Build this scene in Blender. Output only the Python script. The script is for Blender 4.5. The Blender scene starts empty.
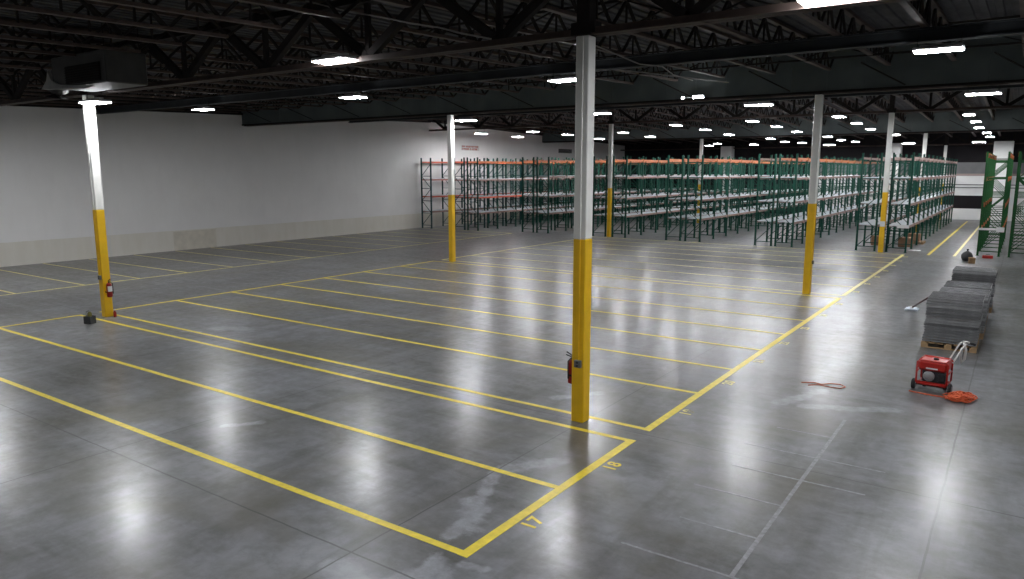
import bpy, math, random
from mathutils import Vector, Matrix
rnd = random.Random(7)
SC = bpy.context.scene
COL = SC.collection
V = Vector

# ------------------------------------------------------------------ mesh helper
class MB:
    def __init__(s): s.v = []; s.f = []; s.m = []; s.mi = 0
    def poly(s, pts, faces):
        b = len(s.v); s.v += [tuple(p) for p in pts]
        for f in faces: s.f.append([b + i for i in f]); s.m.append(s.mi)
    def box(s, x0, x1, y0, y1, z0, z1):
        s.poly([(x0,y0,z0),(x1,y0,z0),(x1,y1,z0),(x0,y1,z0),(x0,y0,z1),(x1,y0,z1),(x1,y1,z1),(x0,y1,z1)],
               [(0,3,2,1),(4,5,6,7),(0,1,5,4),(1,2,6,5),(2,3,7,6),(3,0,4,7)])
        return s
    def bevel_box(s, x0, x1, y0, y1, z0, z1, b):
        n = []
        for z, i in ((z0, b), (z0 + b, 0), (z1 - b, 0), (z1, b)):
            c = b
            n.append([(x0+i+ (c if i==0 else 0), y0+i, z),(x1-i-(c if i==0 else 0), y0+i, z),(x1-i, y0+i+(c if i==0 else 0), z),(x1-i, y1-i-(c if i==0 else 0), z),
                      (x1-i-(c if i==0 else 0), y1-i, z),(x0+i+(c if i==0 else 0), y1-i, z),(x0+i, y1-i-(c if i==0 else 0), z),(x0+i, y0+i+(c if i==0 else 0), z)])
        pts = [p for r in n for p in r]; f = [tuple(range(7,-1,-1)), tuple(range(24,32))]
        for r in range(3):
            for k in range(8):
                k2 = (k+1) % 8; f.append((r*8+k, r*8+k2, r*8+8+k2, r*8+8+k))
        s.poly(pts, f); return s
    def bar(s, p, q, w, h=None, up=(0,0,1)):
        p, q = V(p), V(q); h = w if h is None else h
        d = (q - p).normalized(); u = V(up)
        if abs(d.dot(u)) > .98: u = V((1,0,0))
        r = d.cross(u).normalized(); u = r.cross(d).normalized()
        a, c = r * (w/2), u * (h/2)
        s.poly([p-a-c,p+a-c,p+a+c,p-a+c,q-a-c,q+a-c,q+a+c,q-a+c],
               [(0,1,2,3),(7,6,5,4),(0,4,5,1),(1,5,6,2),(2,6,7,3),(3,7,4,0)]); return s
    def tube(s, pts, r, n=8, closed=False):
        pts = [V(p) for p in pts]; rr = r if isinstance(r, (list, tuple)) else [r]*len(pts)
        rings = []
        for i, p in enumerate(pts):
            a = pts[max(0, i-1)]; b = pts[min(len(pts)-1, i+1)]
            d = (b - a).normalized(); u = V((0,0,1)) if abs(d.z) < .95 else V((1,0,0))
            x = d.cross(u).normalized(); y = x.cross(d).normalized()
            rings.append([p + x*(rr[i]*math.cos(2*math.pi*k/n)) + y*(rr[i]*math.sin(2*math.pi*k/n)) for k in range(n)])
        f = []
        for i in range(len(pts)-1):
            for k in range(n):
                k2 = (k+1) % n; f.append((i*n+k, i*n+k2, (i+1)*n+k2, (i+1)*n+k))
        f.append(tuple(range(n-1,-1,-1))); f.append(tuple((len(pts)-1)*n+k for k in range(n)))
        s.poly([p for r_ in rings for p in r_], f); return s
    def lathe(s, prof, c=(0,0,0), axis='z', n=20):
        pts = []
        for r, h in prof:
            for k in range(n):
                a = 2*math.pi*k/n; x, y = r*math.cos(a), r*math.sin(a)
                p = (x,y,h) if axis == 'z' else ((h,x,y) if axis == 'x' else (y,h,x))
                pts.append((p[0]+c[0], p[1]+c[1], p[2]+c[2]))
        f = []
        for i in range(len(prof)-1):
            for k in range(n):
                k2 = (k+1) % n; f.append((i*n+k, i*n+k2, (i+1)*n+k2, (i+1)*n+k))
        f.append(tuple(range(n-1,-1,-1))); f.append(tuple((len(prof)-1)*n+k for k in range(n)))
        s.poly(pts, f); return s
    def mesh(s, name, mats, smooth=False):
        me = bpy.data.meshes.new(name); me.from_pydata(s.v, [], s.f)
        for m in (mats if isinstance(mats, (list, tuple)) else [mats]): me.materials.append(m)
        if any(s.m): me.polygons.foreach_set('material_index', s.m)
        if smooth: me.polygons.foreach_set('use_smooth', [True]*len(s.f))
        me.update(); return me
    def obj(s, name, mats, parent=None, smooth=False):
        return link(name, s.mesh(name, mats, smooth), parent)

def link(name, data, parent=None, loc=None):
    o = bpy.data.objects.new(name, data); COL.objects.link(o)
    if parent: o.parent = parent
    if loc: o.location = loc
    return o
def tag(o, label, cat, group=None):
    o['label'] = label; o['category'] = cat
    if group: o['group'] = group
    return o
def thing(name, loc, label, cat, group=None, rz=0):
    o = link(name, None, None, loc); o.rotation_euler = (0, 0, rz)
    return tag(o, label, cat, group)
def struct(o): o['kind'] = 'structure'; return o
def copy_tree(src, loc, label, rz=None, group=None):
    r = src.copy(); COL.objects.link(r); r.location = loc; r['label'] = label
    if rz is not None: r.rotation_euler = (0,0,rz)
    if group: r['group'] = group
    for ch in list(src.children):
        c = ch.copy(); COL.objects.link(c); c.parent = r
        for g in list(ch.children):
            d = g.copy(); COL.objects.link(d); d.parent = c
    return r

# ------------------------------------------------------------------ materials
def mat(name, col, rough=.6, metal=0, spec=.5, noise=0, scale=6, bump=0, emit=None):
    m = bpy.data.materials.new(name); m.use_nodes = True
    nt = m.node_tree; b = nt.nodes['Principled BSDF']
    b.inputs['Base Color'].default_value = (*col, 1); b.inputs['Roughness'].default_value = rough
    b.inputs['Metallic'].default_value = metal; b.inputs['Specular IOR Level'].default_value = spec
    if emit:
        b.inputs['Emission Color'].default_value = (*emit[0], 1); b.inputs['Emission Strength'].default_value = emit[1]
    if noise:
        tc = nt.nodes.new('ShaderNodeTexCoord'); n = nt.nodes.new('ShaderNodeTexNoise')
        n.inputs['Scale'].default_value = scale; n.inputs['Detail'].default_value = 5
        nt.links.new(tc.outputs['Object'], n.inputs['Vector'])
        r = nt.nodes.new('ShaderNodeValToRGB')
        r.color_ramp.elements[0].position = .3; r.color_ramp.elements[1].position = .72
        r.color_ramp.elements[0].color = (*[c*(1-noise) for c in col], 1)
        r.color_ramp.elements[1].color = (*[min(1, c*(1+noise)) for c in col], 1)
        nt.links.new(n.outputs['Fac'], r.inputs['Fac']); nt.links.new(r.outputs['Color'], b.inputs['Base Color'])
        if bump:
            bp = nt.nodes.new('ShaderNodeBump'); bp.inputs['Strength'].default_value = bump; bp.inputs['Distance'].default_value = .02
            nt.links.new(n.outputs['Fac'], bp.inputs['Height']); nt.links.new(bp.outputs['Normal'], b.inputs['Normal'])
    return m

class NT:
    """small wrapper to write node maths tersely"""
    def __init__(s, m): s.t = m.node_tree
    def n(s, typ, **kw):
        x = s.t.nodes.new(typ)
        for k, v in kw.items(): setattr(x, k, v)
        return x
    def put(s, sock, v):
        if isinstance(v, bpy.types.NodeSocket): s.t.links.new(v, sock)
        else: sock.default_value = v
    def math(s, op, a, b=0.0, clamp=False):
        x = s.n('ShaderNodeMath', operation=op, use_clamp=clamp); s.put(x.inputs[0], a); s.put(x.inputs[1], b); return x.outputs[0]
    def noise(s, vec, scale, detail=6, rough=.6, dist=0):
        x = s.n('ShaderNodeTexNoise'); s.put(x.inputs['Vector'], vec); x.inputs['Scale'].default_value = scale
        x.inputs['Detail'].default_value = detail; x.inputs['Roughness'].default_value = rough; x.inputs['Distortion'].default_value = dist
        return x.outputs['Fac']
    def ramp(s, f, a, b, ca=0.0, cb=1.0):
        x = s.n('ShaderNodeMapRange', clamp=True); s.put(x.inputs[0], f)
        for i, v in ((1,a),(2,b),(3,ca),(4,cb)): x.inputs[i].default_value = v
        return x.outputs[0]
    def mix(s, f, a, b):
        x = s.n('ShaderNodeMix', data_type='RGBA'); s.put(x.inputs[0], f)
        for i, v in ((6,a),(7,b)): s.put(x.inputs[i], (*v,1) if isinstance(v, tuple) else v)
        return x.outputs[2]
    def scale(s, vec, sc):
        x = s.n('ShaderNodeMapping'); s.put(x.inputs['Vector'], vec); x.inputs['Scale'].default_value = sc; return x.outputs[0]

def floor_material():
    m = bpy.data.materials.new('polished_concrete'); m.use_nodes = True
    k = NT(m); b = m.node_tree.nodes['Principled BSDF']
    P = k.n('ShaderNodeNewGeometry').outputs['Position']
    sp = k.n('ShaderNodeSeparateXYZ'); k.put(sp.inputs[0], P)
    big = k.noise(P, .16, 5, .55); mid = k.noise(P, .75, 8, .65, .4); fine = k.noise(P, 7, 8, .7)
    streak = k.noise(k.scale(P, (.35, 2.2, 1)), 1.1, 6, .65, .2)
    streak2 = k.noise(k.scale(P, (2.6, .28, 1)), 1.0, 6, .6, .2)
    t = k.math('ADD', k.math('MULTIPLY', big, .45), k.math('MULTIPLY', mid, .55))
    c = k.mix(k.ramp(t, .40, .62), (.064,.063,.055), (.240,.246,.264))
    c = k.mix(k.ramp(streak, .44, .68, 0, .52), c, (.248,.255,.277))
    c = k.mix(k.ramp(streak2, .48, .68, 0, .55), c, (.070,.069,.060))
    c = k.mix(k.ramp(fine, .44, .70, .0, .30), c, (.26,.263,.272))
    c = k.mix(k.ramp(k.noise(P, 2.6, 8, .7, .3), .46, .68, .0, .50), c, (.078,.077,.066))
    # trowel stains of brown-olive and pale scraped flakes
    c = k.mix(k.ramp(k.noise(P, .33, 4, .6, .8), .48, .66, 0, .55), c, (.112,.103,.074))
    fl = k.ramp(k.noise(k.scale(P, (1, .55, 1)), 1.1, 9, .75, .9), .66, .78, 0, .30)
    scr = k.ramp(k.noise(k.scale(P, (.25, 3.5, 1)), 2.3, 8, .75, 1.2), .64, .78, 0, .25)
    fl = k.math('MAXIMUM', fl, scr)
    # scraped, paler patches where old coating came off: strokes with ragged edges
    rag = k.math('MULTIPLY', k.math('SUBTRACT', k.noise(P, 2.6, 8, .7), .5), 2.6)
    def stroke(p, q, w):
        px, py, dx, dy = p[0], p[1], q[0]-p[0], q[1]-p[1]; L2 = dx*dx + dy*dy
        ax = k.math('SUBTRACT', sp.outputs['X'], px); ay = k.math('SUBTRACT', sp.outputs['Y'], py)
        t = k.math('DIVIDE', k.math('ADD', k.math('MULTIPLY', ax, dx), k.math('MULTIPLY', ay, dy)), L2, True)
        ex = k.math('SUBTRACT', ax, k.math('MULTIPLY', t, dx)); ey = k.math('SUBTRACT', ay, k.math('MULTIPLY', t, dy))
        d = k.math('SQRT', k.math('ADD', k.math('MULTIPLY', ex, ex), k.math('MULTIPLY', ey, ey)))
        return k.math('ADD', k.math('DIVIDE', d, w), rag)
    m_ = None
    for p, q, w in (((-5.50,7.75),(-5.05,8.45),.20), ((-5.55,7.55),(-5.30,7.0),.13), ((-5.25,6.75),(-4.85,6.15),.19), ((-5.05,6.6),(-4.95,5.9),.14),
                    ((-4.75,5.45),(-4.45,5.05),.17), ((-4.45,5.5),(-4.2,5.55),.08), ((-5.5,4.75),(-5.0,4.55),.2), ((-16.9,10.9),(-16.2,11.3),.28),
                    ((-2.8,12.95),(-1.5,13.6),.17), ((-3.2,12.9),(-2.75,14.1),.16), ((-4.6,5.2),(-5.0,4.2),.22), ((-17.3,10.2),(-16.9,10.4),.1), ((-6.6,10.9),(-6.1,11.6),.13), ((-10.2,6.6),(-9.9,7.0),.1)):
        d_ = stroke(p, q, w); m_ = d_ if m_ is None else k.math('MINIMUM', m_, d_)
    fl = k.math('MAXIMUM', fl, k.math('MULTIPLY', k.ramp(m_, .50, .98, .95, 0), k.ramp(k.noise(P, 4.5, 7, .7), .36, .60, .25, .85)))
    c = k.mix(fl, c, (.33,.34,.365))
    # saw-cut joints on the column grid
    def cut(axis, off, w):
        d = k.math('PINGPONG', k.math('ADD', axis, off), 2.54)
        return k.math('LESS_THAN', d, w)
    wob = k.math('MULTIPLY', k.math('SUBTRACT', k.noise(P, 1.8, 2), .5), .03)
    jx = cut(k.math('ADD', sp.outputs['X'], wob), .51, .012); jy = cut(k.math('ADD', sp.outputs['Y'], wob), -10.09, .012)
    j = k.math('MAXIMUM', jx, jy)
    c = k.mix(k.math('MULTIPLY', j, .65), c, (.045,.044,.042))
    k.put(b.inputs['Base Color'], c)
    r = k.math('ADD', k.ramp(mid, .30, .70, .280, .305), k.ramp(k.noise(P, 6, 5, .65), .45, .72, 0, .07))
    k.put(b.inputs['Roughness'], r)
    b.inputs['Specular IOR Level'].default_value = .28
    # thin, patchy burnished sealer
    k.put(b.inputs['Coat Weight'], k.ramp(k.noise(P, 5, 7, .72), .40, .62, .12, .42)); b.inputs['Coat Roughness'].default_value = .20; b.inputs['Coat IOR'].default_value = 1.45
    return m

def wall_material():
    m = bpy.data.materials.new('painted_block_wall'); m.use_nodes = True
    k = NT(m); b = m.node_tree.nodes['Principled BSDF']
    P = k.n('ShaderNodeNewGeometry').outputs['Position']
    sp = k.n('ShaderNodeSeparateXYZ'); k.put(sp.inputs[0], P)
    n = k.noise(P, .5, 6, .6); n2 = k.noise(k.scale(P, (1, 1, .25)), 2.2, 5, .6)
    c = k.mix(k.ramp(n, .3, .7), (.80,.79,.775), (.85,.84,.825))
    c = k.mix(k.ramp(n2, .5, .8, 0, .35), c, (.75,.74,.72))
    low = k.math('LESS_THAN', k.math('ADD', sp.outputs['Z'], k.math('MULTIPLY', n2, .03)), 1.04)
    c = k.mix(low, c, k.mix(k.ramp(n2, .3, .7), (.72,.69,.61), (.77,.745,.68)))
    # black dry-fall paint above the roof line, following the roof slope
    y = sp.outputs['Y']
    up = k.math('ADD', 6.78, k.math('MULTIPLY', k.math('SUBTRACT', y, 13.5), .026))
    dn = k.math('ADD', 7.48, k.math('MULTIPLY', k.math('SUBTRACT', y, 40.57), -.026))
    lim = k.math('MINIMUM', up, dn)
    c = k.mix(k.math('GREATER_THAN', sp.outputs['Z'], lim), c, (.012,.011,.011))
    k.put(b.inputs['Base Color'], c); b.inputs['Roughness'].default_value = .7
    b.inputs['Specular IOR Level'].default_value = .25
    return m

M = dict(
    floor=floor_material(), wall=wall_material(),
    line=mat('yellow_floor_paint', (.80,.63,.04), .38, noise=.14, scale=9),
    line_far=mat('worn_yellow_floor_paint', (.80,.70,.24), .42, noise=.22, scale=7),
    scrape=mat('scraped_concrete', (.25,.255,.262), .42, noise=.30, scale=5),
    scuff=mat('scuffed_concrete', (.215,.22,.228), .40, noise=.35, scale=14),
    white=mat('white_column_paint', (.74,.74,.70), .5, noise=.05, scale=3),
    yellow=mat('yellow_column_paint', (.82,.49,.010), .40, noise=.07, scale=4),
    black=mat('black_dryfall_steel', (.016,.013,.012), .75, spec=.2, noise=.3, scale=4),
    brown=mat('dark_primer_steel', (.055,.038,.032), .65, spec=.3, noise=.3, scale=3),
    deck=mat('black_roof_deck', (.060,.060,.064), .85, spec=.15, noise=.25, scale=1.5),
    curtain=mat('grey_green_curtain', (.100,.118,.118), .8, spec=.2, noise=.18, scale=.8),
    strut=mat('blue_black_steel', (.030,.034,.038), .6, spec=.3, noise=.2, scale=2),
    green=mat('green_rack_paint', (.003,.052,.034), .62, spec=.3, noise=.12, scale=4),
    teal=mat('dark_teal_rack_paint', (.006,.050,.048), .62, spec=.3, noise=.12, scale=4),
    bright_green=mat('bright_green_rack_paint', (.009,.070,.017), .62, spec=.3, noise=.12, scale=4),
    orange=mat('orange_beam_paint', (.50,.14,.04), .45, noise=.14, scale=3),
    red_orange=mat('red_orange_beam_paint', (.52,.10,.05), .45, noise=.14, scale=3),
    pink=mat('pinkish_beam_paint', (.38,.17,.13), .5, noise=.2, scale=3),
    pale=mat('faded_beam_paint', (.27,.175,.15), .5, noise=.2, scale=3),
    wire=mat('galvanised_wire', (.86,.90,.95), .40, 0, noise=.08, scale=5),
    dull_wire=mat('dull_grey_wire', (.27,.275,.28), .42, .4, noise=.25, scale=6),
    dark_wire=mat('weathered_wire', (.19,.19,.195), .5, .4, noise=.25, scale=6), clean_wire=mat('clean_wire', (.38,.385,.39), .42, .4, noise=.2, scale=6),
    lamp=mat('lamp_diffuser', (.9,.9,.9), .5, emit=((.95,.965,1.0), 186)),
    house=mat('white_lamp_housing', (.55,.55,.56), .5),
    sign=mat('white_sign_board', (.60,.58,.56), .6), signred=mat('red_sign_paint', (.42,.07,.05), .6), signdark=mat('dark_sign_paint', (.05,.045,.045), .6),
    farwhite=mat('white_far_wall', (.80,.80,.79), .6, noise=.03, scale=1), fargrey=mat('grey_far_band', (.16,.16,.165), .6, noise=.1, scale=2),
    farpink=mat('pinkish_far_trim', (.36,.28,.26), .6), fardark=mat('black_far_wall', (.014,.012,.014), .8, spec=.2),
    wood=mat('pallet_wood', (.36,.235,.12), .75, noise=.25, scale=7), card=mat('brown_cardboard', (.26,.15,.09), .8, noise=.15, scale=5),
    red=mat('red_machine_paint', (.42,.016,.010), .35, noise=.06, scale=6), rubber=mat('black_rubber', (.012,.012,.013), .7, noise=.2, scale=20),
    engine=mat('dark_engine_metal', (.05,.05,.055), .45, .4, noise=.3, scale=12), alu=mat('cast_aluminium', (.42,.42,.43), .38, .7, noise=.15, scale=14),
    cord=mat('orange_cord', (.62,.10,.025), .5), paper=mat('white_paper', (.78,.78,.78), .7), mopblue=mat('pale_mop_head', (.72,.78,.9), .8, noise=.2, scale=20),
    darkpole=mat('dark_pole', (.10,.035,.035), .45), ext=mat('extinguisher_red', (.26,.010,.008), .3), grey=mat('grey_box_metal', (.16,.165,.16), .5, .3, noise=.1, scale=4),
    olive=mat('olive_cloth', (.14,.125,.03), .85, noise=.3, scale=14), bag=mat('dark_bag', (.03,.031,.034), .5, noise=.2, scale=9),
    cable=mat('pale_cable', (.17,.16,.15), .6), unit=mat('dark_sheet_metal', (.055,.055,.052), .5, .3, noise=.2, scale=2), flap=mat('pale_duct_cloth', (.42,.42,.40), .7, noise=.1, scale=4),
    patchm=mat('tan_wall_patch', (.66,.62,.53), .7, noise=.08, scale=3), tubew=mat('pale_handle_tube', (.62,.62,.60), .35, .3))

# ------------------------------------------------------------------ key dimensions (metres)
XW, XE, YB, YF = -35.4, 12.0, -9.0, 72.0
YC = [10.09, 25.33, 40.57, 55.81, 71.05]
XC = [-20.88, -5.65]
def zd(y): return 7.38 + .026*(y - 10.09) if y <= 40.57 else 8.172 - .026*(y - 40.57)     # underside of deck
def zb(y): return 6.05 + .0256*(y - 10.09) if y <= 40.57 else 6.83 - .0235*(y - 40.57)    # girder bottom chord

# ------------------------------------------------------------------ the shell
f = MB(); f.box(XW-.3, XE, YB, YF+.3, -.25, 0); FLOOR = struct(f.obj('floor', M['floor']))
w = MB(); w.box(XW-.3, XW, YB, YF+.3, 0, 8.6); struct(w.obj('wall_left', M['wall']))
w = MB(); w.box(XE, XE+.3, YB, YF+.3, 0, 8.6); struct(w.obj('wall_right', M['fargrey']))
w = MB(); w.box(XW, XE, YB-.3, YB, 0, 8.6); struct(w.obj('wall_front', M['fargrey']))
w = MB(); w.box(XW-.3, XE+.3, YF, YF+.3, 0, 8.6); WB = struct(w.obj('wall_back', M['fardark']))
# pale lower zone of the far wall with its bands
def far(name, x0, x1, z0, z1, m, d):
    q = MB(); q.box(x0, x1, YF-d, YF, z0, z1); return q.obj(name, m, WB)
far('white_panel', -16.5, 9.5, 2.0, 3.62, M['farwhite'], .05)
far('white_panel', -16.5, 9.5, 0, .92, M['farwhite'], .05)
far('white_panel', -16.5, -5.6, .92, 2.0, M['farwhite'], .05)
far('white_panel', -1.2, 9.5, .92, 2.0, M['farwhite'], .05)
far('grey_band', -16.5, 9.5, 3.80, 4.72, M['fargrey'], .08)
far('pink_trim', -16.5, 9.5, 3.62, 3.80, M['farpink'], .10)
for z in (2.62, 2.86): far('grey_rail', -16.5, 9.5, z, z+.07, M['fargrey'], .09)
# roof deck, folded at the ridge, ribbed like metal decking
d = MB()
for ya, yb in ((YB-.3, 40.57), (40.57, YF+.3)):
    n = int((XE - XW + .6)/.30); x0 = XW - .3
    for i in range(n):
        a, b_ = x0 + i*.30, x0 + i*.30 + .15
        d.poly([(a,ya,zd(ya)),(b_,ya,zd(ya)),(b_,yb,zd(yb)),(a,yb,zd(yb))], [(0,3,2,1)])
        c_ = b_ + .15; e = .04
        d.poly([(b_,ya,zd(ya)),(b_+.02,ya,zd(ya)+e),(c_-.02,ya,zd(ya)+e),(c_,ya,zd(ya)),(b_,yb,zd(yb)),(b_+.02,yb,zd(yb)+e),(c_-.02,yb,zd(yb)+e),(c_,yb,zd(yb))],
               [(0,4,5,1),(1,5,6,2),(2,6,7,3)])
d.obj('ceiling', M['deck']); struct(bpy.data.objects['ceiling'])
p_ = MB(); p_.box(XW, XW+.004, 20.7, 23.1, 0, .97); o = p_.obj('repaired_patch', M['patchm'], bpy.data.objects['wall_left'])
o['label'] = 'tan repaired patch low on the left wall'

# ------------------------------------------------------------------ roof framing
def joist_mesh(L, ya, yb, depth=.64):
    za, zb_ = zd(ya), zd(yb); s = (zb_ - za)/L; b = MB()
    P = lambda t, dz: (0, t, s*t + dz)
    b.bar(P(0,-.05), P(L,-.05), .12, .07); nose = .75
    b.bar(P(nose,-depth), P(L-nose,-depth), .12, .06)
    n = 22; st = (L - 2*nose)/n; b.mi = 1
    for i in range(n):
        t0, t1 = nose + i*st, nose + (i+1)*st
        b.bar(P(t0, -depth if i % 2 == 0 else -.06), P(t1, -.06 if i % 2 == 0 else -depth), .052)
        if i % 2 == 1 and 0 < i: b.bar(P(t0, -.06), P(t0, -depth), .034)
    b.bar(P(0,-.08), P(nose,-depth), .05); b.bar(P(L,-.08), P(L-nose,-depth), .05)
    return b.mesh('roof_joist', [M['brown'], M['black']])
bays = [(-5.15, 10.09)] + [(YC[i], YC[i+1]) for i in range(4)]
xs = [-.30 - 1.65*k for k in range(22)][::-1] + [1.35, 3.0]
where = ['over the nearest bay', 'over the numbered bays', 'before the pallet racks', 'over the pallet racks', 'at the far end']
for i, (ya, yb) in enumerate(bays):
    me = joist_mesh(yb - ya, ya, yb)
    for k, x in enumerate(xs):
        if x < XW + .2: continue
        o = link('roof_joist', me, None, (x, ya, zd(ya)))
        tag(o, 'dark open-web steel joist running lengthwise under the roof deck', 'roof joist', 'open-web roof joists')
def girder(x0, x1, y, label):
    z0 = zb(y); z1 = zd(y) - .14
    g = thing('roof_truss', (x0, y, z0), label, 'truss'); L = x1 - x0
    for nm, z, h, col in (('bottom_chord', .055, .11, 'brown'), ('top_chord', z1 - z0 - .08, .14, 'black')):
        b = MB()
        for sx in (-.075, .075):
            b.box(0, L, sx-.045-.02, sx+.045+.02, z-h/2, z-h/2+.022); b.box(0, L, sx-.011, sx+.011, z-h/2, z+h/2)
        b.obj(nm, M[col], g)
    k = max(1, round(L/3.048)); st = L/k; web = []
    for i in range(k):
        a, c = i*st, i*st + st/2; t = z1 - z0 - .10
        for p, q, wd in (((a,0,t),(c,0,.09),.15), ((c,0,.09),(a+st,0,t),.15), ((c,0,.09),(c,0,t),.10)):
            b = MB(); b.bar(p, q, wd, wd*.8, up=(0,1,0)); b.obj('web_member', M['black'], g)
    return g
ordy = ['the nearest column row', 'the second column row', 'the third column row', 'the fourth column row', 'the far column row']
for j, y in enumerate(YC):
    girder(XW+.02, XC[0]-.11, y, f'dark steel roof truss from the left wall to {ordy[j]}')
    girder(XC[0]+.11, XC[1]-.11, y, f'dark steel roof truss between the two columns of {ordy[j]}')
    girder(XC[1]+.11, 9.6, y, f'dark steel roof truss running right from {ordy[j]}')
# bridging between the joists and long struts
for y, nm in ((13.9, 'just beyond the nearest column row'), (21.5, 'just before the nearer draft curtain'), (29.1, 'just beyond the nearer draft curtain'), (36.8, 'above the front of the pallet racks')):
    b = MB(); z0, z1 = zd(y)-.62, zd(y)-.08
    b.bar((XW+.05,y,z0-.04),(3.6,y,z0-.04),.05,.05); b.bar((XW+.05,y,z1+.02),(3.6,y,z1+.02),.05,.05)
    for x in xs[:-1]:
        if x < XW+.2: continue
        b.bar((x+.04,y-.02,z0),(x+1.61,y-.02,z1),.03); b.bar((x+.04,y+.02,z1),(x+1.61,y+.02,z0),.03)
    tag(b.obj('joist_bridging', M['black']), f'dark cross bridging between roof joists {nm}', 'bridging')
for y, lab in ((17.45, 'thick blue-black steel strut crossing under the joists before the nearer draft curtain'), (32.9, 'thick dark steel strut crossing under the joists before the pallet racks')):
    z = zd(y) - .68; b = MB()
    b.box(XW+.05, 9.6, y-.13, y+.13, z-.27, z-.245); b.box(XW+.05, 9.6, y-.13, y+.13, z-.025, z); b.box(XW+.05, 9.6, y-.03, y+.03, z-.27, z)
    tag(b.obj('steel_strut', M['strut']), lab, 'strut')
# draft curtains
for j, lab in ((1, 'grey-green draft curtain hanging under the roof at the second column row'), (3, 'dark draft curtain hanging under the roof behind the pallet racks')):
    y = YC[j] - .20; z0, z1 = zb(y)+.08, zd(y)-.02
    g = thing('draft_curtain', (XW, y, 0), lab, 'draft curtain')
    b = MB(); n = 42; Lx = 9.6 - XW
    for i in range(n): b.box(i*Lx/n, (i+1)*Lx/n-.006, -.012+.006*(i % 2), .012+.006*(i % 2), z0, z1)
    b.obj('panel_sheet', M['curtain'], g)
    b = MB(); b.box(0, Lx, -.05, .05, z0-.05, z0+.02); b.obj('bottom_rail', M['black'], g)
    for k in range(14):
        x = 1.4 + k*3.3; b = MB(); b.bar((x,-.9,z1-.55),(x+1.1,-.04,z0+.06),.035); b.obj('kicker_brace', M['black'], g)
# ledger along the left wall
b = MB()
for ya, yb in ((YB, 25.1), (25.4, 40.57)):
    b.bar((XW+.07, ya, 6.78+.026*(ya-13.5)), (XW+.07, yb, 6.78+.026*(yb-13.5)), .14, .10)
struct(b.obj('trim_1', M['black']))
# pale cable sagging through the near truss, thin conduits
pts = [(-14.2,9.7,7.30),(-12.6,9.8,7.30),(-11.84,9.95,7.32),(-11.39,9.95,7.19),(-10.6,9.95,6.96),(-9.78,9.95,6.78),(-9.1,9.95,6.60),(-8.45,9.95,6.46),(-7.9,9.93,6.30),(-7.29,9.9,6.15)]
tag(MB().tube(pts, .016, 6).obj('hanging_cable', M['cable']), 'pale cable sagging across the nearest roof truss left of the front column', 'cable')
tag(MB().tube([(-7.2,12.2,6.55),(-7.5,15.9,6.46),(-7.6,17.4,6.585),(-7.8,18.6,6.52),(-8.4,21.5,6.7)], .014, 6).obj('hanging_cable', M['cable']), 'pale cable running lengthwise below the joists behind the front column', 'cable')
tag(MB().tube([(-9.9,18.6,6.86),(-9.15,22,6.92),(-8.5,25.0,6.98)], .02, 6).obj('conduit', M['cable']), 'thin pale conduit meeting the grey-green draft curtain', 'conduit')

# ------------------------------------------------------------------ columns
H = .111
def column(x, y, label, full=True, name='steel_column'):
    t = thing(name, (x, y, 0), label, 'column', 'steel columns'); z1 = zb(y)
    b = MB()
    b.bevel_box(-H, H, -H, H, 0, 2.99, .012); b.obj('yellow_lower_shaft', M['yellow'], t)
    b = MB(); b.bevel_box(-H, H, -H, H, 2.99, z1, .012); b.obj('white_upper_shaft', M['white'], t)
    b = MB(); b.box(-.17, .17, -.17, .17, z1, z1+.025); b.bevel_box(-H, H, -H, H, z1+.025, zd(y)-.02, .012); b.box(-.2,.2,-.11,.11,z1+.03,z1+.2)
    b.obj('black_column_head', M['black'], t)
    return t
c_near = column(XC[1], YC[0], 'yellow and white column standing alone nearest the camera')
c_left = column(XC[0], YC[0], 'leftmost yellow and white column with a fire extinguisher facing the aisle')
c_l2 = column(XC[0], YC[1], 'yellow and white column behind the leftmost one, before the racks by the left wall')
c_r2 = column(XC[1], YC[1], 'yellow and white column standing at the gap between the numbered bays, right of centre')
column(XC[0], YC[2], 'yellow and white column at the rack fronts, just right of the nearest column')
c_r3 = column(XC[1], YC[2], 'yellow and white column inside the front of the rightmost decked double racks')
column(XC[0], YC[3], 'far column among the racks, its white top seen near the middle')
column(XC[1], YC[3], 'far column rising behind the racks beside the right-hand aisle')
column(XC[1], YC[4], 'farthest narrow column by the back wall near the right-hand aisle')
for x, w_, lab in ((-23.9, .55, 'wide white pier at the far wall, seen above the middle racks'), (-9.3, .42, 'wide white pier at the far wall behind the right-hand decked racks'), (-1.65, .66, 'widest white pier at the far wall above the bright green racks')):
    t = thing('white_pier', (x, 70.9, 0), lab, 'pier')
    b = MB(); b.bevel_box(-w_, w_, -.4, .4, 0, 6.35, .03); b.obj('pier_shaft', M['farwhite'], t)
    b = MB(); b.box(-w_-.03, w_+.03, -.43, .43, 4.9, 5.0); b.obj('grey_strap', M['fargrey'], t)
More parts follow.
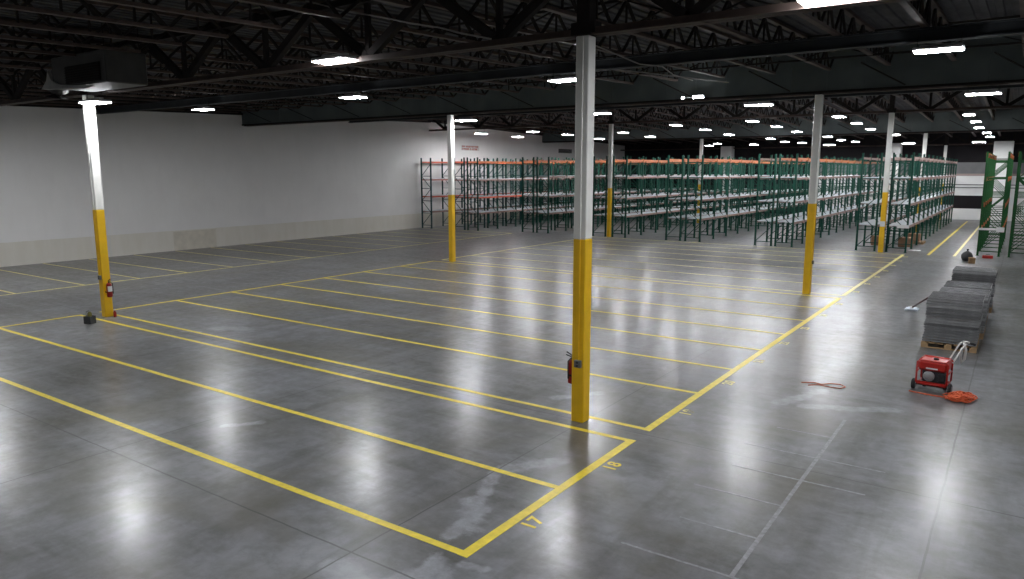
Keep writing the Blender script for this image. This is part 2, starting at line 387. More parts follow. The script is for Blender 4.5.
# conduit + outlet boxes on the columns
def conduit_outlet(t, z, side=-1, axis='y', toz=None):
    toz = toz or zb(t.location.y) - .02
    P = (lambda a, o, zz: (a, side*o, zz)) if axis == 'y' else (lambda a, o, zz: (side*o, a, zz))
    MB().tube([P(.02, H+.012, z+.06), P(.02, H+.012, 2.99)], .011, 8).obj('conduit', M['yellow'], t)
    MB().tube([P(.02, H+.012, 2.99), P(.02, H+.012, toz)], .011, 8).obj('conduit', M['white'], t)
    b = MB(); q0, q1 = P(-.04, H, z-.06), P(.08, H+.055, z+.06)
    b.bevel_box(min(q0[0],q1[0]), max(q0[0],q1[0]), min(q0[1],q1[1]), max(q0[1],q1[1]), z-.06, z+.06, .008)
    bx = b.obj('outlet_box', M['grey'], t)
    b = MB()
    for dz in (-.028, .028):
        q0, q1 = P(0, H+.055, 0), P(.04, H+.06, 0)
        b.box(min(q0[0],q1[0]), max(q0[0],q1[0]), min(q0[1],q1[1]), max(q0[1],q1[1]), z+dz-.018, z+dz+.018)
    b.obj('socket', M['engine'], bx)
conduit_outlet(c_near, .99)
conduit_outlet(c_left, 1.12)
conduit_outlet(c_r2, 1.07, 1, 'x'); conduit_outlet(c_r3, 1.15, 1, 'x')
# fire extinguishers (hang on the columns: things of their own)
def extinguisher(loc, rz, label):
    t = thing('fire_extinguisher', loc, label, 'fire extinguisher', None, rz)   # +x points away from the column
    MB().lathe([(.03,-.24),(.068,-.225),(.072,-.20),(.072,.10),(.06,.145),(.025,.17)], (.085,0,0), n=18).obj('cylinder', M['ext'], t, True)
    b = MB(); b.lathe([(.02,.17),(.02,.20)], (.085,0,0), n=10); b.bar((.06,0,.205),(.20,0,.235),.022,.012); b.bar((.06,0,.225),(.19,0,.285),.022,.012)
    b.obj('valve_handle', M['rubber'], t)
    MB().tube([(.10,.02,.19),(.12,.075,.15),(.115,.085,.0),(.11,.08,-.14)], [.011,.011,.011,.016], 8).obj('hose', M['rubber'], t)
    b = MB(); b.box(0, .02, -.03, .03, -.16, .14); b.box(0, .10, -.078, -.072, -.10, -.07); b.box(0,.10,.072,.078,-.10,-.07); b.obj('bracket', M['rubber'], t)
    b = MB()
    for k in range(6):
        a0, a1 = math.radians(-60+20*k), math.radians(-40+20*k); r = .0735
        b.poly([(.085+r*math.cos(a0), r*math.sin(a0), -.07),(.085+r*math.cos(a1), r*math.sin(a1), -.07),(.085+r*math.cos(a1), r*math.sin(a1), .08),(.085+r*math.cos(a0), r*math.sin(a0), .08)],[(0,1,2,3)])
    b.obj('label_sticker', M['paper'], t)
extinguisher((XC[0]+H, YC[0]+.01, .80), 0, 'red fire extinguisher with white label on the leftmost column')
extinguisher((XC[1]-H, YC[0]+.06, .82), math.pi, 'red fire extinguisher on the left side of the nearest column')

# ------------------------------------------------------------------ painted floor
def stripe(x0, x1, y0, y1, m='line', z=.003, name='painted_line'):
    b = MB(); b.box(x0, x1, y0, y1, -.001, z); return b.obj(name, M[m], FLOOR)
LW = .05
XR, XL, XBd = -4.557, -21.70, -27.30
def block(ys, x0, x1, m, LW=.055):
    stripe(x1-LW*1.15, x1+LW*1.15, ys[0]-LW, ys[-1]+LW, m, .004); stripe(x0-LW, x0+LW, ys[0]-LW, ys[-1]+LW, m, .004)
    for y in ys: stripe(x0, x1, y-LW*.9, y+LW*.9, m)
block([5.68, 7.67, 9.72], XL, XR, 'line')
Y2 = [10.32, 12.62, 14.60, 16.60, 18.60, 20.66, 22.80, 24.98]
block(Y2, XL, XR, 'line')
Y3 = [25.62, 27.75, 29.90, 32.0, 34.15, 36.2, 38.1, 40.0]
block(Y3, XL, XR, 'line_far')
yw = [8.2, 10.28, 12.5, 14.5, 16.45, 18.55, 20.7, 22.7, 24.8, 26.9, 29.0, 31.1, 33.2, 35.3, 37.4, 39.3]
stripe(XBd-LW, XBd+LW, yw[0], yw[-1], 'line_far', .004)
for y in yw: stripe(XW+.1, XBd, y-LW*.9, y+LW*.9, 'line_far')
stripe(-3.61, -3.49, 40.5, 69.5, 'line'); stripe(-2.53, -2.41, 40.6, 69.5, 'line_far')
# numbers, read from the right-hand aisle
dg = None
def number(txt, y, m):
    cu = bpy.data.curves.new('n', 'FONT'); cu.body = txt; cu.size = .27; cu.align_x = 'CENTER'; cu.align_y = 'CENTER'; cu.extrude = .0015; cu.offset = .007
    cu.space_character = 1.12
    tmp = bpy.data.objects.new('n', cu); COL.objects.link(tmp); bpy.context.view_layer.update()
    me = bpy.data.meshes.new_from_object(tmp.evaluated_get(bpy.context.evaluated_depsgraph_get()))
    bpy.data.objects.remove(tmp); me.materials.clear(); me.materials.append(M[m]); me.name = 'painted_number'
    o = link('painted_number', me, FLOOR, (-4.345, y, .002)); o.rotation_euler = (0, 0, math.pi/2); o['label'] = f'yellow {txt} painted beside its floor bay'
n = 17
for ys in ([5.68, 7.67, 9.72], Y2, Y3):
    for a, c in zip(ys, ys[1:]):
        number(str(n), (a+c)/2, 'line' if n < 19 else 'line_far'); n += 1
# ghost lines of removed racking and pale scraped patches
stripe(-2.10, -2.05, 6.85, 12.6, 'scuff', .0012, 'worn_mark')
for y, x0, x1 in ((6.86, -3.3, -2.0), (7.8, -3.0, -2.05), (8.78, -3.2, -2.05), (9.7, -3.0, -1.3), (10.62, -3.1, -1.2), (11.6, -2.9, -2.05)):
    stripe(x0, x1, y-.018, y+.018, 'scuff', .0012, 'worn_mark')
# ------------------------------------------------------------------ pallet racks
FH = 4.93
def frame_mesh(depth, m):
    b = MB(); w_ = .085
    for x in (0, depth - w_):
        b.box(x, x+w_, -.04, .04, .012, FH); b.box(x-.03, x+w_+.03, -.07, .07, 0, .012)
    zs = [.22 + k*.86 for k in range(6)]
    for i, z in enumerate(zs):
        b.bar((w_, 0, z), (depth-w_, 0, z), .038, .038, up=(0,1,0))
        if i < 5:
            xa, xb = (w_, depth-w_) if i % 2 == 0 else (depth-w_, w_)
            b.bar((xa, 0, z+.04), (xb, 0, z+.82), .032, .032, up=(0,1,0))
    return b.mesh('upright_frame', m)
BAY = 2.27
def beam_mesh(m, stubs):
    b = MB(); b.box(-.025, .025, .04, BAY-.04, -.105, 0); b.box(-.028, .018, .04, BAY-.04, -.03, .0)
    for y in (.04, BAY-.048): b.box(-.035, .04, y, y+.008, -.17, .04)
    return b.mesh('load_beam', m)
def deck_mesh(depth):
    b = MB(); t = .009; L = BAY-.12
    nx = 15; ny = 34
    for i in range(nx):
        x = .06 + (depth-.12)*i/(nx-1); b.box(x-t/2, x+t/2, .06, .06+L, .006, .006+t)
    for j in range(ny):
        y = .06 + L*j/(ny-1); b.box(.02, depth-.02, y-t/2, y+t/2, .013, .013+t)
    for j in (4, 12, 21, 29):
        y = .06 + L*j/33; b.box(.06, depth-.06, y-.02, y+.02, -.03, .006)
    return b.mesh('wire_deck', M['wire'])
DM = {}
def rack(x0, x1, y0, nb, levels, fm, bm, label, decks=True, group='pallet rack rows'):
    depth = x1 - x0
    t = thing('pallet_rack', (x0, y0, 0), label, 'pallet rack', group)
    fme = frame_mesh(depth, fm)
    for i in range(nb+1): link('upright_frame', fme, t, (0, i*BAY, 0))
    bms = {m: beam_mesh(m, None) for m in set(bm)}
    if decks:
        if round(depth,2) not in DM: DM[round(depth,2)] = deck_mesh(depth)
        dme = DM[round(depth,2)]
    for l, z in enumerate(levels):
        for i in range(nb):
            for x in (.03, depth-.03): link('load_beam', bms[bm[l]], t, (x, i*BAY, z))
            if decks and l < len(levels) - (0 if decks == 'all' else 1): link('wire_deck', dme, t, (0, i*BAY, z))
    return t
g, tl, bg, og, ro, pl, pk = (M[k] for k in ('green','teal','bright_green','orange','red_orange','pale','pink'))
LV = [1.32, 2.42, 3.68, 4.72]; LVL = [1.22, 2.28, 3.46, 4.68]
rack(-35.15, -34.2, 39.3, 12, LVL, tl, [pl,ro,pk,ro], 'dark teal pallet rack row standing against the left wall')
rack(-32.4, -31.45, 39.6, 12, LVL, tl, [pl,ro,pk,ro], 'dark teal pallet rack row, second from the left wall')
rack(-31.25, -30.3, 39.6, 12, LVL, g, [pl,ro,pl,og], 'green pallet rack row, third from the left wall')
R = 'green decked pallet rack row, '
rack(-27.4, -26.45, 40.6, 12, LV, g, [pl,pl,pl,og], R + 'fourth from the left wall')
rack(-26.25, -25.3, 40.6, 12, LV, g, [pl,pl,pl,og], R + 'fifth from the left wall, left of the nearest column')
rack(-22.05, -21.1, 40.6, 12, LV, g, [pl,pl,pl,og], R + 'just left of the column at the middle rack fronts')
rack(-20.7, -19.75, 40.6, 12, LV, g, [pl,pl,pl,og], R + 'just right of the column at the middle rack fronts')
rack(-17.17, -16.22, 40.6, 12, LV, g, [pl,pl,pl,og], R + 'left one of the central double racks')
rack(-15.98, -15.03, 40.6, 12, LV, g, [pl,pl,pl,og], R + 'right one of the central double racks')
rack(-11.96, -11.01, 40.6, 12, LV, g, [pl,pl,pl,pl], R + 'left half of the double next to the right-hand double')
rack(-10.87, -9.92, 40.6, 12, LV, g, [pl,pl,pl,og], R + 'second one left of the column wrapped by racks')
rack(-6.9, -5.95, 41.0, 12, LV, g, [pl,pl,pl,pl], R + 'immediately left of the column wrapped by racks')
last = rack(-5.5, -4.55, 41.0, 12, LV, g, [pl,pl,pl,pl], R + 'rightmost, along the yellow-lined aisle')
rr1 = rack(-1.62, -.68, 41.7, 5, [1.30,2.42,3.70,4.85], bg, [og,og,og,og], 'bright green pallet rack row without decks, beside the yellow-lined aisle', False)
rack(-.36, .58, 41.7, 5, [1.30,2.42,3.70,4.85], bg, [og,og,og,og], 'bright green pallet rack row without decks, rightmost in view', False)
# front-end accessories of racks
b = MB(); b.box(-.03, .98, -.10, -.06, 1.24, 1.34); b.box(.70, 1.02, -.115, -.10, 1.17, 1.40); o = b.obj('end_bar', M['paper'], rr1); o['label'] = 'white end bar with a square plate'
b = MB(); b.box(.45, .98, -.055, -.045, 1.22, 1.38); o = b.obj('placard', M['paper'], last); o['label'] = 'white placard'
b = MB(); b.box(-H-.005, H+.005, -.155, -.13, 1.30, 1.56); o = b.obj('notice_sheet', M['paper'], c_r3); o['label'] = 'white notice sheet'
bpy.data.objects[o.name].location = (0, .03, 0)

# ------------------------------------------------------------------ ceiling lights
def make_light(loc, label):
    t = thing('ceiling_light', loc, label, 'ceiling light', 'linear ceiling lights')
    b = MB(); b.bevel_box(-.44, .44, -.23, .23, .012, .075, .02); b.box(-.34,.34,-.05,.05,.075,.13); b.obj('housing', M['house'], t)
    for s in (-1, 1):
        b = MB(); b.box(-.42, .42, s*.115-.095, s*.115+.095, 0, .012); b.obj('diffuser', M['lamp'], t)
    for x in (-.38, .38):
        b = MB(); b.tube([(x,0,.07),(x,0,.32)], .006, 5); b.obj('hanger_wire', M['black'], t)
    return t
LIGHT = None
def light(loc, label, rz=0.0):
    global LIGHT
    if LIGHT is None: LIGHT = make_light(loc, label); return LIGHT
    return copy_tree(LIGHT, loc, label, rz)
L = 'white ceiling light '
light((-10.90,9.85,6.08), L + 'on the nearest truss, midway between the two front columns')
light((-20.25,9.95,5.80), L + 'right over the top of the leftmost column')
light((-2.04,9.8,6.07), L + 'cut by the top edge, right of the nearest column')
light((-1.64,17.1,6.38), L + 'under the steel strut, far right and large')
light((-10.16,17.1,6.38), L + 'under the steel strut, touching the nearest column in view')
light((-18.17,17.1,6.38), L + 'under the steel strut, second from the left wall')
light((-26.51,17.1,6.38), L + 'under the steel strut, nearest the left wall')
light((-1.22,25.33,6.20), L + 'under the nearer draft curtain, right of all columns')
light((-7.55,25.33,6.20), L + 'under the nearer draft curtain, left of the right-hand column')
light((-13.57,25.33,6.18), L + 'under the nearer draft curtain, partly behind the nearest column')
light((-20.02,25.33,6.16), L + 'under the nearer draft curtain, beside the second left column')
aisle = [('aisle along the leftmost double rack', [(-31.7,41.8,6.59),(-31.1,45.5,6.5)]),
 ('second rack aisle from the left', [(-27.3,41.7,6.59),(-26.6,45.1,6.51),(-26.6,49.8,6.4)]),
 ('third rack aisle from the left', [(-22.2,44.9,6.52),(-22.2,49.2,6.41)]),
 ('rack aisle right of the nearest column', [(-16.6,40.2,6.58),(-16.5,44.6,6.52),(-16.6,49.4,6.41)]),
 ('aisle between the central double racks', [(-12.0,39.3,6.58),(-12.05,44.1,6.53),(-12.0,48.45,6.43)]),
 ('last decked-rack aisle on the right', [(-7.5,37.8,6.54),(-7.75,43.7,6.55),(-7.75,48.15,6.44)]),
 ('yellow-lined aisle at right', [(-2.44,40.9,6.61),(-2.37,45.1,6.51),(-2.41,49.4,6.41),(-2.2,53.7,6.3),(-2.15,57.65,6.21)])]
od = ['nearest', 'second', 'third', 'fourth', 'farthest']
for nm, ps in aisle:
    for i, p in enumerate(ps): light(p, f'{L}over the {nm}, {od[i]} there', math.pi/2)
far_ps = [(-15.3,54.5,6.29),(-15.3,58.3,6.19),(-14.4,60.0,6.15),(-11.28,53.8,6.3),(-11.2,57.85,6.21),(-10.65,60.1,6.15),(-20.75,59.0,6.18),(-22.35,61.6,6.12),(-18.4,61.0,6.13),(-7.15,53.5,6.31)]
far_n = ['over the double racks left of the right-hand column, nearer one', 'over the double racks left of the right-hand column, middle one', 'over the double racks left of the right-hand column, farther one',
         'right of the right-hand column, nearer one', 'right of the right-hand column, middle one', 'right of the right-hand column, farther one',
         'between two far white posts, right one', 'between two far white posts, left one', 'just right of the wide far pier', 'beside the rack-wrapped column']
for p, nm in zip(far_ps, far_n): light(p, 'small far ceiling light ' + nm, math.pi/2)
for x in (-14.0, -8.0, -3.2, 2.5): light((x, 67.5, 6.2), L + f'close to the far wall, {["left of the far piers","added to brighten it above the decked racks","at the end of the yellow-lined aisle","behind the bright green racks"][[-14.0,-8.0,-3.2,2.5].index(x)]}')  # the lamp above the decked racks is added to brighten the far wall
# lamps of the same hall behind and beside the camera
for x, y in ((-19,2.2),(-10.5,2.2),(-2,2.2),(5.5,2.2),(6.3,10.2),(6.5,17.1),(6.0,25.3),(-30,2.2),(-29.4,9.9),(5,40),(5,50)):
    light((x, y, zb(y)-.1), L + 'elsewhere in the hall, outside the view')
# twin-head emergency light on the nearer curtain
t = thing('emergency_light', (-9.51, 24.88, 6.56), 'small emergency light with a lit bar on the edge of the nearer draft curtain', 'emergency light')
b = MB(); b.bevel_box(-.21, .21, .02, .12, -.05, .06, .015); b.box(-.62, -.5, .04, .1, -.04, .03); b.box(-.5, -.21, .07, .085, -.01, .005); b.obj('light_body', M['house'], t)
b = MB(); b.box(-.18, .18, .0, .02, -.045, .02); b.box(-.60, -.52, .02, .04, -.035, .015); b.obj('lit_lens', M['lamp'], t)
b = MB(); b.box(-.03, .03, .10, .145, .0, .04); b.obj('mounting_clip', M['black'], t)

# ------------------------------------------------------------------ wall signs
def wall_sign(y0, y1, z0, z1, m, back, label, rows):
    t = thing('wall_sign', (XW, (y0+y1)/2, (z0+z1)/2), label, 'sign'); a, h = (y1-y0)/2, (z1-z0)/2
    b = MB(); b.box(0, .02, -a, a, -h, h); b.obj('board', back, t)
    r = random.Random(len(label)); b = MB()
    for k in range(rows):
        zc = h - (k+.5)*2*h/rows; y = -a + .08; hh = h/rows*.78
        while y < a - .25:
            wv = r.choice((.10,.12,.14)); b.box(.02, .026, y, y+.035, zc-hh, zc+hh); b.box(.02, .026, y+.035, y+wv, zc+hh-.05, zc+hh)
            if r.random() < .6: b.box(.02, .026, y+.035, y+wv, zc-.025, zc+.025)
            if r.random() < .5: b.box(.02, .026, y+wv-.035, y+wv, zc-hh, zc+hh)
            y += wv + .045
            if r.random() < .15: y += .12
    b.obj('lettering', m, t)
wall_sign(44.2, 46.4, 5.58, 5.95, M['signred'], M['sign'], 'two-line red lettered sign high on the left wall over the racks', 2)
wall_sign(58.4, 60.8, 5.66, 6.02, M['signdark'], M['fargrey'], 'dark lettered sign on the far part of the left wall', 2)

# ------------------------------------------------------------------ air handler hanging at the left
t = thing('air_handler', (-18.7, 9.1, 5.98), 'dark air handler hung in the trusses above the leftmost column', 'air handler')
b = MB(); b.bevel_box(-1.2, 2.0, -.5, .7, .05, .95, .03); b.obj('cabinet', M['unit'], t)
b = MB(); b.box(-.3, 1.7, -.53, -.50, .12, .62)
for k in range(7): b.box(-.3, 1.7, -.56, -.53, .14+k*.068, .165+k*.068)
b.obj('louvre_grille', M['black'], t)
MB().tube([(-1.1,.1,.5),(-1.7,.1,.5),(-2.1,.1,.42),(-2.35,.1,.15),(-2.4,.1,-.1)], .34, 16).obj('duct_elbow', M['unit'], t, True)
b = MB(); b.poly([(-1.75,-.6,.06),(.9,-.6,-.08),(1.4,-.58,.0),(.2,-.57,.06),(-.75,-.56,.14),(-1.2,-.56,.30),(-1.35,-.56,.60),(-1.45,-.57,.30)]
    + [(-1.75,-.5,.06),(.9,-.5,-.08),(1.4,-.48,.0),(.2,-.47,.06),(-.75,-.46,.14),(-1.2,-.46,.30),(-1.35,-.46,.60),(-1.45,-.47,.30)],
    [(0,1,2,3,4,5,6,7),(15,14,13,12,11,10,9,8)] + [(i,8+i,8+(i+1)%8,(i+1)%8) for i in range(8)])
b.obj('cloth_flap', M['flap'], t)
for x in (-1.0, 1.8):
    for y in (-.4, .6): MB().tube([(x,y,.94),(x,y,1.66)], .012, 6).obj('hanger_rod', M['black'], t)
t.scale = (.8,.8,.8)

# ------------------------------------------------------------------ stacks of wire decks on pallets
def pallet_meshes():
    b = MB()
    for y in (0, .51, 1.02): b.box(0, 1.10, y, y+.10, 0, .02)
    for y in (0, .51, 1.02):
        for x in (0, .47, .96): b.box(x, x+.14, y, y+.10, .02, .11)
    lower = b.mesh('runner', M['wood'])
    c = MB()
    for k in range(7): x = k*.166; c.box(x, x+.105, 0, 1.12, .11, .132)
    return lower, c.mesh('deck_board', M['wood'])
PR, PDK = pallet_meshes()
def pallet(loc, label, rz=0):
    t = thing('wooden_pallet', loc, label, 'pallet', None, rz); link('runner', PR, t); link('deck_board', PDK, t); return t
def shelf_wire():
    b = MB(); wx, wy, s = 1.07, 1.12, .008
    for i in range(7): x = wx*i/6; b.box(x-s/2, x+s/2, 0, wy, 0, s)
    for j in range(19): y = wy*j/18; b.box(0, wx, y-s/2, y+s/2, s, 2*s)
    for y in (0, wy): b.box(0, wx, y-.006, y+.006, -.014, .016)
    for k in range(3):
        x = .16 + k*.375; b.box(x-.02, x+.02, .03, wy-.03, -.02, 0)
    for x in (0, wx): b.box(x-.006, x+.006, 0, wy, -.010, .012)
    return b
WP = [shelf_wire().mesh('wire_deck_panel', M[m]) for m in ('dull_wire', 'dark_wire', 'clean_wire')]; r = random.Random(4)
stk = [(19.06, -1.64, 17, 'nearest', 0.0), (20.75, -1.58, 15, 'second', .0), (22.7, -1.60, 14, 'third', 0), (24.9, -1.55, 17, 'farthest', 0)]
for y0, x0, nn, nm, _ in stk:
    pallet((x0-.01, y0, 0), f'wooden pallet under the {nm} stack of wire decks')
    for k in range(nn):
        sh = .05*math.sin(k*.35 + y0)*.3
        o = link('wire_deck_panel', r.choice(WP), None, (x0 + .01 + r.uniform(-.014,.014) + k*.002, y0 + r.uniform(-.015,.015) + sh, 0.165 + k*.062))
        o.rotation_euler = (0, 0, r.uniform(-.006,.006))
        tag(o, f'grey wire deck panel lying in the {nm} of the pallet stacks', 'wire deck', f'wire decks in the {nm} stack')

# ------------------------------------------------------------------ portable generator
G = thing('portable_generator', (-1.07, 15.35, 0), 'red wheeled portable generator on the floor in front of the wire deck stacks', 'generator', None, math.radians(-6))
b = MB()
for y in (-.24, .24):
    b.tube([(-.27,y,.16),(-.29,y,.20),(-.29,y,.64),(-.25,y,.68),(.25,y,.68),(.29,y,.64),(.29,y,.20),(.27,y,.16),(-.27,y,.16)], .019, 8)
for x, z in ((-.29,.42),(.29,.42),(-.27,.16),(.27,.16),(-.25,.68),(.25,.68)): b.tube([(x,-.24,z),(x,.24,z)], .017, 8)
b.obj('frame', M['red'], G, True)
b = MB(); b.bevel_box(-.285, .285, -.235, .235, .45, .675, .05); tk = b.obj('fuel_tank', M['red'], G)
MB().lathe([(.05,.672),(.055,.68),(.05,.705),(.02,.71)], (.02,.0,0), n=16).obj('fuel_cap', M['rubber'], tk, True)
b = MB(); b.box(-.12, .10, -.238, -.234, .50, .53); o = b.obj('sticker', M['paper'], tk); o['label'] = 'white sticker on the tank front'
b = MB(); b.bevel_box(-.20, .24, -.16, .18, .18, .47, .03)
for k in range(6): b.box(.10, .245, -.175, -.16, .22+k*.04, .24+k*.04)
en = b.obj('engine_block', M['engine'], G)
b = MB(); b.lathe([(.105,-.165),(.112,-.20),(.10,-.235),(.06,-.25),(.03,-.255)], (-.06,0,.335), 'y', 24)
for k in range(10):
    a = k*math.pi/5; b.bar((-.06+.04*math.cos(a),-.25,.335+.04*math.sin(a)),(-.06+.092*math.cos(a),-.24,.335+.092*math.sin(a)),.012,.012,up=(0,1,0))
b.obj('recoil_starter', M['alu'], en)
b = MB(); b.bevel_box(.12, .25, -.23, -.10, .24, .42, .02); b.obj('air_cleaner', M['rubber'], en)
b = MB(); b.box(-.28, .28, -.235, -.225, .17, .215); b.obj('front_rail', M['red'], G)
for s in (-1, 1):
    b = MB(); b.lathe([(.04,-.032),(.095,-.036),(.115,-.022),(.115,.022),(.095,.036),(.04,.032)], (s*.345,-.16,.115), 'x', 22); wv = b.obj('wheel', M['rubber'], G, True)
    b = MB(); b.lathe([(.055,-.037),(.055,.037)], (s*.345,-.16,.115), 'x', 16); b.obj('wheel_hub', M['engine'], wv)
MB().tube([(-.345,-.16,.115),(.345,-.16,.115)], .012, 8).obj('axle', M['engine'], G)
b = MB()
for s in (-.2, .2): b.box(s-.03, s+.03, .16, .22, 0, .16)
b.obj('rear_foot', M['rubber'], G)
b = MB(); b.tube([(.20,.22,.62),(.25,.34,.74),(.34,.52,.98),(.39,.55,1.03)], .018, 8); b.tube([(.29,.22,.60),(.34,.34,.72),(.44,.52,.96),(.48,.53,1.0)], .018, 8)
b.tube([(.39,.55,1.03),(.46,.56,1.04),(.54,.54,1.02)], .02, 8)
hd = b.obj('push_handle', M['tubew'], G, True); hd['label'] = 'pale metal push handle'
MB().tube([(.53,.54,1.02),(.64,.52,1.0)], .026, 8).obj('hand_grip', M['rubber'], hd, True)
MB().tube([(.42,.54,1.02),(.47,.53,.86),(.46,.52,.66),(.41,.52,.56),(.38,.53,.70),(.40,.53,.9)], .026, 8).obj('hanging_strap', M['tubew'], G, True)
G.scale = (.86,.86,.86)

# orange cords
r = random.Random(12); pts = []
for k in range(420):
    a = k*.45; rad = .55 + .45*math.sin(k*.071) + r.uniform(-.06,.06)
    pts.append((-.60 + .19*rad*math.cos(a) + .08*math.sin(k*.031), 14.92 + .17*rad*math.sin(a) + .09*math.cos(k*.023), .012 + .10*abs(math.sin(k*.37))*(1.1-abs(rad-.5))))
pts = [(-1.42,14.98,.012),(-1.2,14.93,.012),(-1.0,14.90,.012),(-.85,14.90,.012)] + pts
tag(MB().tube(pts, .011, 6).obj('extension_cord', M['cord'], None, True), 'orange extension cord heaped on the floor before the red generator', 'cord')
pts = [(-3.20,14.42,.008),(-3.0,14.55,.008),(-2.85,14.50,.008),(-2.72,14.66,.008),(-2.55,14.70,.008),(-2.44,14.58,.008),(-2.50,14.42,.008),(-2.66,14.40,.008),(-2.9,14.44,.008),(-3.05,14.30,.008)]
tag(MB().tube(pts, .007, 6).obj('thin_cord', M['cord'], None, True), 'thin reddish cord lying loose on the open floor left of the generator', 'cord')

# dust mop leaning on the second stack
t = thing('dust_mop', (-2.40, 24.1, 0), 'dust mop with pale head, its dark handle leaning towards the stacked wire decks', 'mop')
b = MB(); b.bevel_box(-.13, .13, -.22, .22, 0, .06, .02)
for k in range(20): y = -.22 + k*.0225; b.box(-.17, .17, y, y+.016, .004, .04)
b.obj('mop_head', M['mopblue'], t)
b = MB(); b.bevel_box(-.05, .05, -.12, .12, .06, .085, .008); b.tube([(0,0,.07),(.04,-.16,.12)], .02, 8); b.obj('swivel_clamp', M['paper'], t)
MB().tube([(.04,-.16,.12),(.76,-2.52,.92)], .026, 8).obj('handle', M['darkpole'], t, True)

# dark crate with olive cloth near the leftmost column
t = thing('open_crate', (-20.28, 9.32, 0), 'small dark open crate on the floor beside the leftmost column', 'crate', None, .35)
b = MB(); b.box(-.17,.17,-.14,.14,0,.02); b.box(-.17,-.15,-.14,.14,.02,.24); b.box(.15,.17,-.14,.14,.02,.24); b.box(-.15,.15,-.14,-.12,.02,.24); b.box(-.15,.15,.12,.14,.02,.24)
b.obj('crate_body', M['bag'], t)
b = MB(); b.tube([(-.16,0,.22),(-.15,0,.36),(-.05,0,.40),(.0,0,.40)], .01, 6); b.obj('carry_handle', M['bag'], t); t.scale = (.66,.66,.85)
t2 = thing('olive_cloth', (-20.27, 9.325, .03), 'bundle of olive cloth stuffed in the small dark crate', 'cloth')
b = MB(); r = random.Random(3); prof = [(.03,0),(.08,.02),(.08,.12),(.085,.20),(.08,.27),(.05,.31),(.01,.33)]
b.lathe(prof, n=14); b.v = [(x*(1+r.uniform(-.18,.18)), y*(1+r.uniform(-.18,.18)), z) for x, y, z in b.v]; b.obj('cloth_bundle', M['olive'], t2, True); t2.scale = (.7,.7,.9)
# little red bottle at the foot of the leftmost column
t = thing('red_bottle', (-20.62, 10.16, 0), 'small red bottle standing at the foot of the leftmost column', 'bottle')
MB().lathe([(.035,0),(.04,.02),(.04,.13),(.018,.17),(.018,.19)], n=12).obj('bottle_body', M['ext'], t, True)
MB().lathe([(.02,.19),(.02,.225)], n=10).obj('bottle_cap', M['paper'], t)

# things by the aisle beyond the stacks
t = thing('dark_sack', (-1.85, 38.8, 0), 'dark rounded sack on the floor beyond the wire deck stacks', 'sack')
b = MB(); prof = [(.12,0),(.24,.05),(.30,.18),(.29,.33),(.22,.47),(.10,.55),(.05,.58)]
b.lathe(prof, n=18); b.v = [(x*(1+.06*math.sin(9*z+7*x)), y*(1+.06*math.cos(8*z+5*y)), z) for x, y, z in b.v]; b.obj('sack_body', M['bag'], t, True); t.scale = (.8,.8,.8)
MB().lathe([(.05,.57),(.03,.61),(.07,.67),(.04,.69)], n=10).obj('tied_neck', M['bag'], t, True)
t = thing('cardboard_box', (-1.62, 38.0, 0), 'small tan cardboard box beside the dark rounded sack', 'box', None, .2)
b = MB(); b.box(-.12,.12,-.1,.1,0,.20); b.obj('box_body', M['wood'], t)
b = MB(); b.poly([(-.12,-.1,.20),(.12,-.1,.20),(.12,-.19,.25),(-.12,-.19,.25)],[(0,1,2,3)]); b.poly([(-.12,.1,.20),(.12,.1,.20),(.12,.19,.25),(-.12,.19,.25)],[(3,2,1,0)]); b.obj('box_flap', M['wood'], t)
t = thing('red_toolbox', (-1.12, 40.6, 0), 'flat red toolbox on the floor before the bright green racks', 'toolbox')
b = MB(); b.bevel_box(-.28,.28,-.14,.14,0,.20,.02); b.obj('toolbox_body', M['red'], t)
MB().tube([(-.12,0,.19),(-.1,0,.25),(.1,0,.25),(.12,0,.19)], .012, 6).obj('toolbox_handle', M['rubber'], t); t.scale = (.75,.75,.7)
t = thing('paper_sheet', (-4.35, 42.5, 0), 'white paper sheet on the floor at the foot of the rightmost decked rack', 'paper', None, .1)
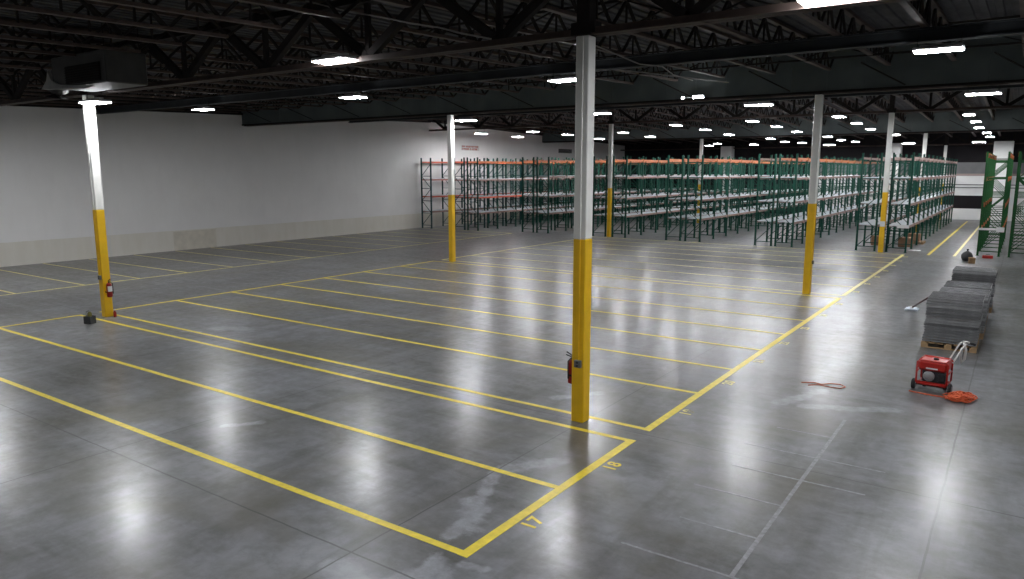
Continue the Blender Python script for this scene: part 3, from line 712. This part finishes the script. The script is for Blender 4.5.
b = MB(); b.poly([(-.28,-.2,.004),(0,-.2,.012),(.28,-.2,.004),(.28,.2,.006),(0,.2,.016),(-.28,.2,.004),(-.28,-.2,.001),(0,-.2,.009),(.28,-.2,.001),(.28,.2,.003),(0,.2,.013),(-.28,.2,.001)],
    [(0,1,4,5),(1,2,3,4),(11,10,7,6),(10,9,8,7),(0,6,7,1),(1,7,8,2),(2,8,9,3),(3,9,10,4),(4,10,11,5),(5,11,6,0)]); b.obj('sheet', M['paper'], t)
pallet((-5.42, 46.15, 0), 'wooden pallet on the floor inside the rightmost decked rack')
def carton(loc, s, label, rz=0):
    t = thing('carton', loc, label, 'box', None, rz)
    b = MB(); b.bevel_box(-s[0]/2, s[0]/2, -s[1]/2, s[1]/2, 0, s[2], .01); b.obj('carton_body', M['card'], t)
    b = MB(); b.box(-s[0]/2-.001, s[0]/2+.001, -.03, .03, s[2]-.08, s[2]+.002); b.obj('packing_tape', M['wood'], t)
carton((-4.85, 46.7, .133), (.6,.6,.42), 'brown carton on the pallet inside the rightmost decked rack')
carton((-5.0, 44.4, 0), (.7,.7,.5), 'brown carton on the floor near the front of the rightmost decked rack', .1)
carton((-6.45, 44.6, 0), (.55,.6,.5), 'brown carton under the rack left of the column wrapped by racks', .2)

# ------------------------------------------------------------------ world, camera, view
W = bpy.data.worlds.new('World'); SC.world = W; W.use_nodes = True
W.node_tree.nodes['Background'].inputs[0].default_value = (.5,.55,.6,1); W.node_tree.nodes['Background'].inputs[1].default_value = .0
cam = bpy.data.cameras.new('camera'); co = bpy.data.objects.new('camera', cam); COL.objects.link(co)
co.location = (0, 0, 4.053); cam.sensor_width = 36; cam.lens = 36*730.6/1024; cam.clip_end = 300
co.rotation_euler = (math.radians(90 - 9.247), 0, math.radians(34.80))
SC.camera = co
SC.cycles.sample_clamp_indirect = 3; SC.cycles.caustics_refractive = False
vs = SC.view_settings; vs.view_transform = 'Standard'; vs.look = 'None'; vs.gamma = 1; vs.use_curve_mapping = False; vs.exposure = 0
